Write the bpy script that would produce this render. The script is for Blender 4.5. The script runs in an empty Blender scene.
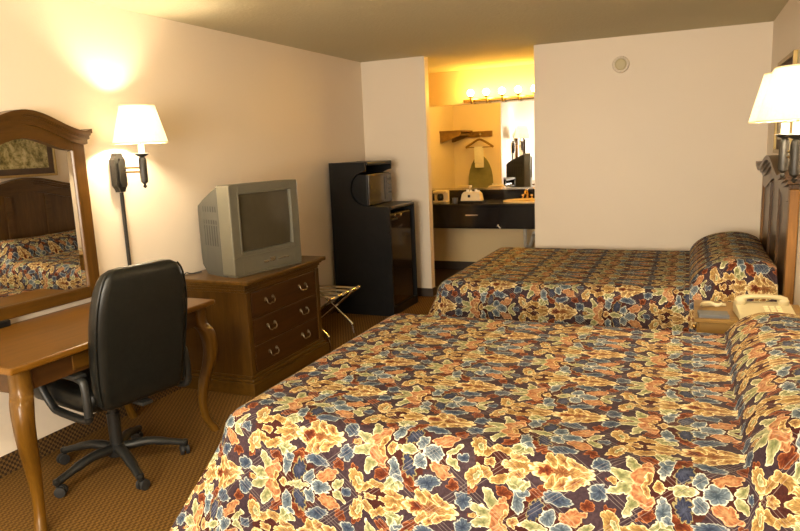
import bpy, bmesh, math, random
from mathutils import Vector, Matrix
R = math.radians; PI = math.pi
SC = bpy.context.scene
COL = SC.collection
random.seed(7)

W, D, D2, H = 3.745, 6.441, 7.97, 2.44      # room width, depth to the back wall, depth to the vanity wall, height
X1, X2 = 0.702, 1.792                       # the vanity opening
YF = -1.3                                   # window wall behind the camera

# ------------------------------------------------------------------ materials
class NT:
    def __init__(s, name):
        s.m = bpy.data.materials.new(name); s.m.use_nodes = True
        s.t = s.m.node_tree; s.n = s.t.nodes; s.l = s.t.links
        s.b = s.n['Principled BSDF']
    def new(s, typ, **kw):
        n = s.n.new(typ)
        for k, v in kw.items(): setattr(n, k, v)
        return n
    def link(s, a, b): s.l.new(a, b)
    def coord(s, scale=(1, 1, 1), rot=(0, 0, 0), kind='Object'):
        c = s.new('ShaderNodeTexCoord'); mp = s.new('ShaderNodeMapping')
        mp.inputs['Scale'].default_value = scale; mp.inputs['Rotation'].default_value = rot
        s.link(c.outputs[kind], mp.inputs[0]); return mp.outputs[0]
    def noise(s, vec, scale, detail=3, rough=.5, dist=0):
        n = s.new('ShaderNodeTexNoise'); s.link(vec, n.inputs['Vector'])
        n.inputs['Scale'].default_value = scale; n.inputs['Detail'].default_value = detail
        n.inputs['Roughness'].default_value = rough; n.inputs['Distortion'].default_value = dist
        return n.outputs['Fac']
    def ramp(s, fac, stops):
        r = s.new('ShaderNodeValToRGB'); s.link(fac, r.inputs[0]); e = r.color_ramp.elements
        while len(e) < len(stops): e.new(.5)
        for i, (p, c) in enumerate(stops):
            e[i].position = p; e[i].color = (*c, 1) if len(c) == 3 else c
        return r.outputs[0]
    def bump(s, h, strength=.3, dist=.01):
        b = s.new('ShaderNodeBump'); b.inputs['Strength'].default_value = strength
        b.inputs['Distance'].default_value = dist
        s.link(h, b.inputs['Height']); s.link(b.outputs[0], s.b.inputs['Normal'])
    def set(s, **kw):
        for k, v in kw.items():
            s.b.inputs[k.replace('_', ' ')].default_value = (*v, 1) if isinstance(v, tuple) and len(v) == 3 else v

def plain(name, col, rough=.5, metal=0, var=.12, nscale=14, bump=0, spec=.5, **kw):
    n = NT(name); v = n.coord()
    f = n.noise(v, nscale, 4)
    n.link(n.ramp(f, [(.3, tuple(c * (1 - var) for c in col)), (.7, tuple(min(1, c * (1 + var)) for c in col))]), n.b.inputs['Base Color'])
    n.set(Roughness=rough, Metallic=metal); n.b.inputs['Specular IOR Level'].default_value = spec
    if bump: n.bump(n.noise(v, nscale * 12, 2), bump, .002)
    n.set(**kw)
    return n.m

def wall_mat(name, col, bump=.12, scale=60, rough=.45, spec=.35):
    n = NT(name); v = n.coord()
    f = n.noise(v, 1.3, 3)
    n.link(n.ramp(f, [(.3, tuple(c * .965 for c in col)), (.7, col)]), n.b.inputs['Base Color'])
    n.set(Roughness=rough); n.b.inputs['Specular IOR Level'].default_value = spec
    n.bump(n.noise(v, scale, 4, .6), bump, .006)
    return n.m

def wood(name, dark, light, axis='Y', rough=.32, coat=.08, scale=1.0):
    n = NT(name)
    sc = {'X': (1.2, 14, 14), 'Y': (14, 1.2, 14), 'Z': (14, 14, 1.2)}[axis]
    v = n.coord(tuple(a * scale for a in sc))
    f = n.noise(v, 1.6, 6, .62, .6)
    v2 = n.coord(tuple(a * 5 * scale for a in sc))
    f2 = n.noise(v2, 2.0, 3, .5)
    mx = n.new('ShaderNodeMath', operation='MULTIPLY_ADD'); n.link(f2, mx.inputs[0]); mx.inputs[1].default_value = .35
    n.link(f, mx.inputs[2])
    n.link(n.ramp(mx.outputs[0], [(.42, dark), (.62, tuple((a + b) / 2 for a, b in zip(dark, light))), (.85, light)]), n.b.inputs['Base Color'])
    n.set(Roughness=rough); n.b.inputs['Specular IOR Level'].default_value = .3; n.b.inputs['Coat Weight'].default_value = coat; n.b.inputs['Coat Roughness'].default_value = .2
    n.bump(mx.outputs[0], .05, .002)
    return n.m

def emit(name, col, strength):
    n = NT(name); v = n.coord(); f = n.noise(v, 3)
    n.link(n.ramp(f, [(.2, col), (.8, tuple(min(1, c * 1.02) for c in col))]), n.b.inputs['Emission Color'])
    n.b.inputs['Emission Strength'].default_value = strength
    n.set(Base_Color=(.9, .85, .75)); return n.m

def petal_group():
    g = bpy.data.node_groups.new('leaf_motif', 'ShaderNodeTree')
    I = g.interface
    for nm, t in (('P', 'NodeSocketVector'), ('C', 'NodeSocketVector'), ('Angle', 'NodeSocketFloat'), ('Inv', 'NodeSocketVector'),
                  ('Lobes', 'NodeSocketFloat'), ('Depth', 'NodeSocketFloat'), ('Core', 'NodeSocketColor'), ('Base', 'NodeSocketColor'),
                  ('Rim', 'NodeSocketColor'), ('Under', 'NodeSocketColor')):
        I.new_socket(nm, in_out='INPUT', socket_type=t)
    I.new_socket('Color', in_out='OUTPUT', socket_type='NodeSocketColor')
    N, L = g.nodes, g.links
    gi = N.new('NodeGroupInput'); go = N.new('NodeGroupOutput')
    def M(op, a, b=None, c=None):
        n = N.new('ShaderNodeMath'); n.operation = op
        for i, v in enumerate((a, b, c)):
            if v is None: continue
            if isinstance(v, (int, float)): n.inputs[i].default_value = v
            else: L.new(v, n.inputs[i])
        return n.outputs[0]
    def V(op, a, b=None):
        n = N.new('ShaderNodeVectorMath'); n.operation = op; L.new(a, n.inputs[0])
        if b is not None: L.new(b, n.inputs[1])
        return n
    sub = V('SUBTRACT', gi.outputs['P'], gi.outputs['C'])
    rot = N.new('ShaderNodeVectorRotate'); rot.rotation_type = 'Z_AXIS'
    L.new(sub.outputs[0], rot.inputs['Vector']); L.new(M('MULTIPLY', gi.outputs['Angle'], -1), rot.inputs['Angle'])
    q = V('MULTIPLY', rot.outputs[0], gi.outputs['Inv']).outputs[0]
    r = V('LENGTH', q).outputs['Value']
    sp = N.new('ShaderNodeSeparateXYZ'); L.new(q, sp.inputs[0])
    ang = M('ARCTAN2', sp.outputs[1], sp.outputs[0])
    ca = M('POWER', M('ABSOLUTE', M('COSINE', M('MULTIPLY', ang, M('MULTIPLY', gi.outputs['Lobes'], .5)))), .65)
    cs = M('MULTIPLY_ADD', ca, 2, -1)
    w = M('SUBTRACT', 1, M('MULTIPLY', gi.outputs['Depth'], M('SUBTRACT', 1, ca)))
    d = M('DIVIDE', r, w)
    def sm(x, a, b):
        n = N.new('ShaderNodeMapRange'); n.interpolation_type = 'SMOOTHSTEP'
        L.new(x, n.inputs[0]); n.inputs[1].default_value = a; n.inputs[2].default_value = b
        return n.outputs[0]
    mask = M('SUBTRACT', 1, sm(d, .95, 1.01))
    rim = sm(d, .78, .95)
    core = M('SUBTRACT', 1, sm(M('ADD', r, M('MULTIPLY', M('MULTIPLY_ADD', cs, -.5, .5), .30)), .10, .85))
    def mix(f, a, b):
        n = N.new('ShaderNodeMix'); n.data_type = 'RGBA'; L.new(f, n.inputs[0]); L.new(a, n.inputs[6]); L.new(b, n.inputs[7]); return n.outputs[2]
    c = mix(core, gi.outputs['Base'], gi.outputs['Core'])
    fold = M('MULTIPLY', sm(r, .15, .6), M('SUBTRACT', 1, M('POWER', M('ABSOLUTE', M('COSINE', M('MULTIPLY', ang, gi.outputs['Lobes']))), .6)))
    c = mix(M('MULTIPLY', fold, .8), c, gi.outputs['Core'])
    c = mix(rim, c, gi.outputs['Rim'])
    L.new(mix(mask, gi.outputs['Under'], c), go.inputs['Color'])
    return g

def spread_mat():
    n = NT('quilted_floral_chintz'); g = petal_group()
    uv = n.new('ShaderNodeUVMap'); uv.uv_map = 'UVMap'
    # a slight wobble so that leaves are not ruled
    nz = n.new('ShaderNodeTexNoise'); nz.inputs['Scale'].default_value = 34; nz.inputs['Detail'].default_value = 2
    n.link(uv.outputs[0], nz.inputs['Vector'])
    sp = n.new('ShaderNodeSeparateXYZ'); n.link(uv.outputs[0], sp.inputs[0])
    sn = n.new('ShaderNodeSeparateColor'); n.link(nz.outputs['Color'], sn.inputs[0])
    def M(op, a, b=None, c=None):
        k = n.new('ShaderNodeMath', operation=op)
        for i, v in enumerate((a, b, c)):
            if v is None: continue
            if isinstance(v, (int, float)): k.inputs[i].default_value = v
            else: n.link(v, k.inputs[i])
        return k.outputs[0]
    CU, CV = .428, .186
    u0 = M('ADD', sp.outputs[0], -2.64 + .12 + CU * 20); v0 = M('ADD', sp.outputs[1], -2.50 + CV * 40)
    um = M('MODULO', u0, 2 * CU)
    v1 = M('PINGPONG', v0, CV)
    flip = M('GREATER_THAN', um, CU)
    uu = M('SUBTRACT', um, M('MULTIPLY', flip, CU))
    # v = v1 or CV - v1
    vv = M('ADD', M('MULTIPLY', flip, CV), M('MULTIPLY', v1, M('MULTIPLY_ADD', flip, -2, 1)))
    uw = M('ADD', uu, M('MULTIPLY_ADD', sn.outputs[0], .034, -.017))
    vw = M('ADD', vv, M('MULTIPLY_ADD', sn.outputs[1], .034, -.017))
    cb = n.new('ShaderNodeCombineXYZ'); n.link(uw, cb.inputs[0]); n.link(vw, cb.inputs[1]); P = cb.outputs[0]
    GOLD = ((.18, .085, .022), (.40, .265, .090), (.76, .60, .31))
    GOLD2 = ((.15, .045, .014), (.47, .325, .12), (.84, .70, .39))
    CREAM = ((.14, .15, .06), (.38, .37, .19), (.84, .78, .52))
    ORNG = ((.42, .24, .11), (.27, .085, .032), (.66, .42, .22))
    RUST = ((.06, .012, .006), (.17, .040, .013), (.36, .14, .05))
    BLUE = ((.020, .030, .060), (.080, .11, .15), (.42, .45, .40))
    SLAT = ((.035, .055, .080), (.16, .20, .23), (.62, .65, .54))
    NAVY = ((.05, .06, .10), (.014, .016, .040), (.32, .27, .12))
    MARO = ((.050, .012, .009), (.045, .012, .010), (.07, .02, .012))
    mot = [  # u, v, angle, half length, half width, lobes, depth, palette
        (.10, .172, 0, .10, .040, 3, .2, MARO), (.345, .0, 0, .070, .050, 4, .2, MARO), (.20, .02, 0, .13, .085, 5, .2, MARO),
        (.012, .098, 40, .026, .024, 5, .35, RUST), (.380, .098, 20, .026, .024, 5, .35, RUST), (.235, .118, 10, .03, .02, 5, .35, RUST),
        (.035, .0, 0, .05, .010, 2, .2, RUST), (.020, 0, 0, .016, .012, 4, .2, GOLD),
        (.290, .100, -10, .056, .024, 9, .22, BLUE),
        (.335, .050, 25, .052, .028, 5, .3, ORNG),
        (.120, .094, 150, .036, .020, 5, .35, RUST), (.212, .100, 30, .040, .022, 5, .35, RUST),
        (.160, .126, 92, .030, .034, 5, .3, CREAM), (.150, .118, 135, .034, .014, 3, .3, CREAM), (.180, .118, 45, .034, .014, 3, .3, CREAM),
        (.222, .055, 70, .050, .030, 9, .3, NAVY), (.168, .072, 84, .050, .024, 6, .28, SLAT), (.182, .100, 20, .022, .015, 3, .2, SLAT),
        (.050, .020, 160, .050, .021, 3, .2, CREAM), (.080, .060, 118, .052, .022, 3, .2, CREAM),
        (.118, .058, 70, .026, .020, 4, .3, ORNG), (.105, .030, 40, .046, .030, 3, .2, ORNG), (.118, .016, 60, .026, .012, 2, .3, GOLD2),
        (.152, 0, 0, .018, .024, 4, .2, GOLD2),
        (.305, 0, 0, .046, .030, 7, .22, SLAT), (.262, .036, 62, .032, .026, 5, .22, SLAT),
        (.212, 0, 0, .050, .020, 4, .35, CREAM),
        (.375, .022, 40, .036, .015, 3, .25, CREAM), (.410, 0, 0, .028, .020, 5, .3, BLUE),
        # gold strip along the other axis
        (.060, .150, -30, .050, .018, 7, .25, GOLD), (.110, .140, 22, .046, .020, 5, .3, GOLD), (.072, .184, 0, .026, .014, 5, .3, GOLD2), (.100, .160, 0, .020, .010, 3, .2, MARO),
        (.175, .186, 0, .075, .024, 9, .3, GOLD), (.165, .160, 12, .040, .014, 5, .3, GOLD2),
        (.300, .186, 0, .110, .046, 12, .22, GOLD2), (.265, .150, 58, .034, .016, 3, .2, GOLD), (.300, .148, 40, .042, .018, 3, .2, GOLD2), (.340, .158, 25, .044, .016, 3, .2, GOLD2),
        (.250, .186, 0, .030, .020, 5, .4, RUST),
        (.022, .130, 65, .046, .030, 7, .25, GOLD), (.450, .056, -65, .046, .030, 7, .25, GOLD), (.030, .135, 65, .020, .011, 2, .2, CREAM),
        (.412, .142, 30, .034, .032, 6, .25, BLUE), (-.016, .044, -30, .034, .032, 6, .25, BLUE),
    ]
    # ground cloth
    f = n.noise(uv.outputs[0], 9, 2)
    cur = n.ramp(f, [(.4, (.036, .021, .028)), (.65, (.052, .031, .038))])
    for (cu, cv, a, la, lb, lob, dep, pal) in mot:
        k = n.new('ShaderNodeGroup'); k.node_tree = g
        n.link(P, k.inputs['P'])
        k.inputs['C'].default_value = (cu, cv, 0); k.inputs['Angle'].default_value = R(a)
        k.inputs['Inv'].default_value = (1 / la / .95, 1 / lb / .93, 0)
        k.inputs['Lobes'].default_value = lob; k.inputs['Depth'].default_value = dep
        for s_, c in zip(('Core', 'Base', 'Rim'), pal): k.inputs[s_].default_value = (*c, 1)
        n.link(cur, k.inputs['Under']); cur = k.outputs[0]
    # woven streaks and diagonal quilting thread
    st = n.noise(uv.outputs[0], 90, 2)
    mul = n.new('ShaderNodeMix', data_type='RGBA', blend_type='MULTIPLY'); mul.inputs[0].default_value = 1
    n.link(cur, mul.inputs[6]); n.link(n.ramp(st, [(.3, (.62, .62, .62)), (.65, (1.08, 1.08, 1.08))]), mul.inputs[7])
    def quilt(sgn):
        d = M('ADD', M('MULTIPLY', sp.outputs[0], .62), M('MULTIPLY', sp.outputs[1], .78 * sgn))
        p = M('PINGPONG', M('ADD', d, 9), .080)
        q = M('MINIMUM', p, M('ABSOLUTE', M('ADD', p, -.011)))
        return q
    qd = M('MINIMUM', quilt(1), quilt(-1))
    th = M('LESS_THAN', qd, .0009)
    mt = n.new('ShaderNodeMix', data_type='RGBA'); n.link(M('MULTIPLY', th, .22), mt.inputs[0])
    n.link(mul.outputs[2], mt.inputs[6]); mt.inputs[7].default_value = (.55, .48, .42, 1)
    n.link(mt.outputs[2], n.b.inputs['Base Color'])
    n.set(Roughness=.75)
    n.b.inputs['Specular IOR Level'].default_value = .12
    mr = n.new('ShaderNodeMapRange'); n.link(qd, mr.inputs[0]); mr.inputs[2].default_value = .02
    n.bump(mr.outputs[0], .55, .006)
    return n.m

def carpet_mat(border=False):
    n = NT('patterned_carpet_border' if border else 'tan_loop_carpet'); v = n.coord()
    sp = n.new('ShaderNodeSeparateXYZ'); n.link(v, sp.inputs[0])
    br = n.new('ShaderNodeTexChecker'); br.inputs['Scale'].default_value = 78
    if border:
        mp = n.coord((0, 1, 1)); n.link(mp, br.inputs['Vector']); br.inputs['Scale'].default_value = 70
    else: n.link(n.coord((1, .55, 0), (0, 0, R(90))), br.inputs['Vector'])
    br.inputs[1].default_value = (.165, .086, .020, 1) if not border else (.13, .07, .022, 1)
    br.inputs[2].default_value = (.090, .044, .010, 1) if not border else (.035, .020, .010, 1)
    f = n.noise(v, 130, 3)
    mx = n.new('ShaderNodeMix', data_type='RGBA', blend_type='MULTIPLY'); mx.inputs[0].default_value = 1
    n.link(br.outputs[0], mx.inputs[6]); n.link(n.ramp(f, [(.3, (.6, .6, .6)), (.7, (1.2, 1.2, 1.2))]), mx.inputs[7])
    n.link(mx.outputs[2], n.b.inputs['Base Color']); n.set(Roughness=.95)
    n.b.inputs['Specular IOR Level'].default_value = .1
    n.bump(f, .5, .004); return n.m

def picture_mat():
    n = NT('landscape_print'); v = n.coord((1, 1, 1))
    a = n.noise(v, 7, 6, .65, 1.2); b = n.noise(v, 30, 4, .6)
    ad = n.new('ShaderNodeMath', operation='MULTIPLY_ADD'); n.link(b, ad.inputs[0]); ad.inputs[1].default_value = .5; n.link(a, ad.inputs[2])
    n.link(n.ramp(ad.outputs[0], [(.5, (.05, .05, .02)), (.66, (.20, .17, .06)), (.8, (.42, .36, .16)), (.95, (.6, .52, .3))]), n.b.inputs['Base Color'])
    n.set(Roughness=.25); return n.m

M = {}
M['wall'] = wall_mat('cream_painted_wall', (.80, .695, .56))
M['alcove'] = wall_mat('alcove_wall_with_bulb_tint', (.80, .62, .34))  # yellow of the vanity bulbs' light is put into the wall colour
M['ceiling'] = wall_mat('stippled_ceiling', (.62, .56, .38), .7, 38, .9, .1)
M['carpet'] = carpet_mat(); M['carpet_border'] = carpet_mat(True)
M['tile'] = plain('brown_vinyl_floor', (.09, .045, .02), .5)
M['dark_base'] = plain('dark_brown_vinyl', (.05, .032, .02), .6)
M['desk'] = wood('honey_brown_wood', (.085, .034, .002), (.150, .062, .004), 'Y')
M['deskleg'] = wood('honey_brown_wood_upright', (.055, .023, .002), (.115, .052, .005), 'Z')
M['dress'] = wood('brown_dresser_wood', (.042, .018, .002), (.088, .040, .005), 'Z')
M['dressy'] = wood('brown_dresser_wood_long', (.046, .020, .002), (.095, .044, .005), 'Y')
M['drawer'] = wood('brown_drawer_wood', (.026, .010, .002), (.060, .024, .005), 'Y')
M['mframe'] = wood('mirror_frame_wood', (.042, .018, .002), (.088, .038, .004), 'Y')
M['mframez'] = wood('mirror_frame_wood_upright', (.050, .021, .002), (.105, .045, .005), 'Z')
M['hbed'] = wood('headboard_wood', (.046, .021, .006), (.098, .047, .014), 'Y', .3)
M['hbedz'] = wood('headboard_wood_upright', (.046, .021, .006), (.098, .047, .014), 'Z', .3)
M['hedge'] = wood('headboard_edge_wood', (.13, .055, .010), (.24, .11, .025), 'Z', .4)
M['night'] = wood('nightstand_wood', (.15, .075, .014), (.25, .14, .03), 'X', .4)
M['shelfw'] = wood('closet_shelf_wood', (.14, .075, .02), (.26, .15, .04), 'Y', .5)
M['black'] = plain('black_laminate', (.006, .006, .006), .42, 0, .2, spec=.25)
M['blackg'] = plain('black_gloss_counter', (.010, .008, .007), .16, 0, .2)
M['leather'] = plain('black_leatherette', (.006, .0065, .0055), .36, 0, .25, 40, .2, spec=.35)
M['plastic'] = plain('black_chair_plastic', (.010, .0105, .010), .42, 0, .15, 60, .1)
M['rubber'] = plain('black_rubber', (.012, .012, .012), .6)
M['silver'] = plain('silver_television_plastic', (.150, .140, .102), .42, .25, .05)
M['tvgrey'] = plain('grey_television_shell', (.065, .064, .052), .5, 0, .06)
M['tvdark'] = plain('dark_slots', (.03, .03, .028), .6)
M['screen'] = plain('screen_glass_with_reflection_tint', (.060, .050, .030), .16, 0, .06)  # olive room reflection on the tube is put into the base colour
M['chrome'] = plain('chrome', (.78, .76, .70), .18, 1, .03)
M['brassd'] = plain('antique_brass', (.30, .21, .09), .35, 1, .15)
M['brass'] = plain('polished_brass', (.80, .56, .20), .22, 1, .08)
M['pull'] = plain('pewter_drawer_pull', (.22, .18, .12), .4, 1, .1)
M['bronze'] = plain('dark_bronze', (.012, .010, .007), .45, .1, .25)
M['ivory'] = plain('ivory_telephone_plastic', (.50, .42, .235), .45, 0, .04)
M['white'] = plain('white_cloth', (.80, .78, .72), .9, 0, .04, 30, .2)
M['cream'] = plain('cream_plastic', (.78, .66, .40), .45, 0, .05)
M['porcelain'] = plain('cream_porcelain', (.70, .56, .30), .15, 0, .03)
M['greybook'] = plain('grey_book_cover', (.11, .11, .11), .5, 0, .08)
M['mirror'] = plain('mirror_glass', (.93, .93, .92), .005, 1, 0)
M['glass'] = plain('smoked_door_glass', (.018, .012, .008), .08, 0, .1)
M['mwglass'] = plain('microwave_window_glass', (.05, .045, .03), .12, 0, .1)
M['candle'] = emit('candle_sleeve_added_glow', (1, .84, .5), 1.6)  # sleeve is no lamp: the bulb's light on it is put in as emission
M['bulb'] = emit('warm_lamp_bulb', (1, .79, .53), 680)
M['globe'] = emit('warm_vanity_globe', (1, .56, .085), 90)
M['spread'] = spread_mat()
M['dome'] = emit('added_ceiling_dome', (1, .86, .64), 155)  # glow for the added ceiling fixture, a fill from out of frame
M['print'] = picture_mat()
M['matte'] = plain('brown_picture_mat', (.09, .055, .035), .8)
M['gold'] = plain('gilt_picture_frame', (.42, .30, .12), .4, .6, .15)
M['webbing'] = plain('tan_webbing', (.30, .24, .15), .8)
M['ironing'] = plain('grey_green_ironing_cover', (.22, .22, .11), .8)
M['pipe'] = plain('white_pipe', (.62, .58, .50), .4)
M['curtain'] = plain('beige_curtain', (.55, .47, .36), .9)

def shade_mat():
    n = NT('cream_lamp_shade_fabric'); v = n.coord(); f = n.noise(v, 90, 2)
    c = n.ramp(f, [(.3, (.90, .86, .76)), (.7, (.96, .93, .84))])
    n.link(c, n.b.inputs['Base Color']); n.set(Roughness=.8)
    tr = n.new('ShaderNodeBsdfTranslucent'); n.link(c, tr.inputs[0])
    mx = n.new('ShaderNodeMixShader'); mx.inputs[0].default_value = .55
    out = [k for k in n.n if k.type == 'OUTPUT_MATERIAL'][0]
    n.link(n.b.outputs[0], mx.inputs[1]); n.link(tr.outputs[0], mx.inputs[2]); n.link(mx.outputs[0], out.inputs[0])
    return n.m
M['shade'] = shade_mat()

# ------------------------------------------------------------------ mesh helpers
def BM(): return bmesh.new()
def box(bm, lo, hi, bev=0, mat=None):
    c = [(a + b) / 2 for a, b in zip(lo, hi)]; s = [abs(b - a) for a, b in zip(lo, hi)]
    mtx = Matrix.Translation(c) @ Matrix.Diagonal((*s, 1))
    if mat is not None: mtx = mat @ mtx
    r = bmesh.ops.create_cube(bm, size=1, matrix=mtx)
    if bev:
        es = set(e for v in r['verts'] for e in v.link_edges)
        bmesh.ops.bevel(bm, geom=list(es), offset=bev, segments=2, affect='EDGES', profile=.5)
    return bm
def lathe(bm, prof, c=(0, 0, 0), seg=28, mat=None, closed=False):
    rings = []
    for r, z in prof:
        ring = []
        for i in range(seg):
            a = 2 * PI * i / seg
            p = Vector((c[0] + r * math.cos(a), c[1] + r * math.sin(a), c[2] + z))
            if mat is not None: p = mat @ p
            ring.append(bm.verts.new(p))
        rings.append(ring)
    for a, b in zip(rings, rings[1:]):
        for i in range(seg):
            bm.faces.new((a[i], a[(i + 1) % seg], b[(i + 1) % seg], b[i]))
    if not closed:
        if prof[0][0] > 1e-6: bm.faces.new(rings[0][::-1])
        if prof[-1][0] > 1e-6: bm.faces.new(rings[-1])
    return bm
def tube(bm, pts, rad, seg=10, cap=True, flat=1.0):
    pts = [Vector(p) for p in pts]; n = len(pts)
    rads = rad if isinstance(rad, (list, tuple)) else [rad] * n
    rings = []; up = None
    for i, p in enumerate(pts):
        t = (pts[min(i + 1, n - 1)] - pts[max(i - 1, 0)]).normalized()
        if up is None:
            up = Vector((0, 0, 1)) if abs(t.z) < .9 else Vector((1, 0, 0))
        s = t.cross(up).normalized(); up = s.cross(t).normalized()
        rings.append([bm.verts.new(p + (s * math.cos(2 * PI * k / seg) + up * math.sin(2 * PI * k / seg) * flat) * rads[i]) for k in range(seg)])
    for a, b in zip(rings, rings[1:]):
        for k in range(seg): bm.faces.new((a[k], a[(k + 1) % seg], b[(k + 1) % seg], b[k]))
    if cap: bm.faces.new(rings[0][::-1]); bm.faces.new(rings[-1])
    return bm
def smooth_path(pts, n=6):
    P = [Vector(p) for p in pts]; out = []
    for i in range(len(P) - 1):
        p0 = P[max(i - 1, 0)]; p1 = P[i]; p2 = P[i + 1]; p3 = P[min(i + 2, len(P) - 1)]
        for k in range(n):
            t = k / n
            out.append(.5 * ((2 * p1) + (p2 - p0) * t + (2 * p0 - 5 * p1 + 4 * p2 - p3) * t * t + (3 * p1 - p0 - 3 * p2 + p3) * t ** 3))
    out.append(P[-1]); return out
def prism(bm, poly, a, b, axis='X', bev=0):
    """polygon in the two other axes, extruded from a to b along axis"""
    def pt(p, d):
        return {'X': (d, p[0], p[1]), 'Y': (p[0], d, p[1]), 'Z': (p[0], p[1], d)}[axis]
    A = [bm.verts.new(pt(p, a)) for p in poly]; B = [bm.verts.new(pt(p, b)) for p in poly]
    n = len(poly)
    fs = [bm.faces.new(A[::-1]), bm.faces.new(B)]
    for i in range(n): fs.append(bm.faces.new((A[i], A[(i + 1) % n], B[(i + 1) % n], B[i])))
    if bev:
        es = [e for f in fs[:2] for e in f.edges]
        bmesh.ops.bevel(bm, geom=es, offset=bev, segments=2, affect='EDGES', profile=.5)
    return bm
def arch_band(bm, ys, lo, hi, x0, x1):
    """solid band between the curves lo(y) and hi(y), from x0 to x1"""
    g = []
    for y in ys: g.append([bm.verts.new((x, y, f(y))) for x, f in ((x0, lo), (x1, lo), (x1, hi), (x0, hi))])
    for a, b in zip(g, g[1:]):
        for k in range(4): bm.faces.new((a[k], a[(k + 1) % 4], b[(k + 1) % 4], b[k]))
    bm.faces.new(g[0][::-1]); bm.faces.new(g[-1]); return bm
def sphere(bm, c, r, sc=(1, 1, 1), seg=20):
    bmesh.ops.create_uvsphere(bm, u_segments=seg, v_segments=seg // 2, radius=r, matrix=Matrix.Translation(c) @ Matrix.Diagonal((*sc, 1))); return bm

def wloc(o):
    v = Vector((0, 0, 0))
    while o is not None: v += o.location; o = o.parent
    return v
def obj(name, bm, mat, parent=None, smooth=False, local=False, auto=35):
    bmesh.ops.recalc_face_normals(bm, faces=bm.faces)
    me = bpy.data.meshes.new(name)
    if parent is not None and not local:
        bmesh.ops.translate(bm, verts=bm.verts, vec=-wloc(parent))
    if smooth:
        for f in bm.faces: f.smooth = True
        for e in bm.edges:
            if len(e.link_faces) == 2 and e.calc_face_angle(0) > R(auto): e.smooth = False
    bm.to_mesh(me); bm.free()
    me.materials.append(M[mat] if isinstance(mat, str) else mat)
    o = bpy.data.objects.new(name, me); COL.objects.link(o)
    if parent is not None: o.parent = parent
    return o
def tag(o, label, cat, group=None):
    o['label'] = label; o['category'] = cat
    if group: o['group'] = group
    return o
def thing(name, label, cat, loc=(0, 0, 0), rotz=0, group=None):
    o = bpy.data.objects.new(name, None); COL.objects.link(o); o.empty_display_size = .1
    o.location = loc; o.rotation_euler = (0, 0, rotz)
    return tag(o, label, cat, group)
def struct(name, bm, mat, parent=None):
    o = obj(name, bm, mat, parent); o['kind'] = 'structure'; return o
def copy_tree(o, loc, parent=None):
    c = o.copy(); COL.objects.link(c)
    if parent is None: c.location = loc
    else: c.parent = parent
    for ch in list(o.children): copy_tree(ch, None, c)
    return c

# ------------------------------------------------------------------ the room
T = .12
struct('floor', box(BM(), (-T, YF - T, -.1), (W + T, D, 0)), 'carpet')
struct('floor_vanity', box(BM(), (-T, D, -.1), (2.5 + T, D2 + T, 0)), 'tile')
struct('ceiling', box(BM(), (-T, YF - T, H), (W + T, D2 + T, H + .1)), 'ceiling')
struct('wall_left', box(BM(), (-T, YF, 0), (0, D2, H)), 'wall')
struct('wall_right', box(BM(), (W, YF, 0), (W + T, D + .1, H)), 'wall')
struct('wall_partition', box(BM(), (0, D, 0), (X1, D + .1, H)), 'wall')
struct('wall_back', box(BM(), (X2, D, 0), (W, D + .1, H)), 'wall')
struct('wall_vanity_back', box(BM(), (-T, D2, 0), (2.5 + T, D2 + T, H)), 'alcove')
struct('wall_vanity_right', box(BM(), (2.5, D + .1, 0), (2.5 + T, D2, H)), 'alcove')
# unseen wall behind the camera, its window added for fill light: opening y=YF, x .9..2.9, z .75..2.1
wx0, wx1, wz0, wz1 = .95, 2.95, .75, 2.1
b = BM(); box(b, (-T, YF - T, 0), (wx0, YF, H)); box(b, (wx1, YF - T, 0), (W + T, YF, H))
box(b, (wx0, YF - T, 0), (wx1, YF, wz0)); box(b, (wx0, YF - T, wz1), (wx1, YF, H)); struct('wall_front', b, 'wall')
b = BM()
box(b, (wx0, YF - .09, wz0), (wx0 + .05, YF - .04, wz1)); box(b, (wx1 - .05, YF - .09, wz0), (wx1, YF - .04, wz1))
box(b, (wx0, YF - .09, wz0), (wx1, YF - .04, wz0 + .05)); box(b, (wx0, YF - .09, wz1 - .05), (wx1, YF - .04, wz1))
box(b, ((wx0 + wx1) / 2 - .025, YF - .09, wz0), ((wx0 + wx1) / 2 + .025, YF - .04, wz1)); struct('window_1', b, 'pipe')
struct('baseboard_left', box(BM(), (0, YF, 0), (.012, D, .10)), 'carpet_border')
b = BM(); box(b, (X2, D - .012, 0), (W, D, .10)); struct('baseboard_back', b, 'dark_base')
struct('baseboard_partition', box(BM(), (.012, D - .012, 0), (X1 + .012, D + .112, .085)), 'dark_base')
struct('baseboard_right', box(BM(), (W - .012, YF, 0), (W, D - .012, .10)), 'carpet_border')
struct('baseboard_vanity', box(BM(), (0, D2 - .012, 0), (2.5, D2, .105)), 'dark_base')

# ------------------------------------------------------------------ arch helper
def archf(yc, half, z_end, rise):
    def f(y):
        d = abs(y - yc) / (half * .93)
        return z_end + (rise * (.5 + .5 * math.cos(PI * d)) if d < 1 else 0) + (.012 * ((d - .93) / .1) if d > .93 else 0)
    return f
def frange(a, b, n): return [a + (b - a) * i / (n - 1) for i in range(n)]

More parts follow.
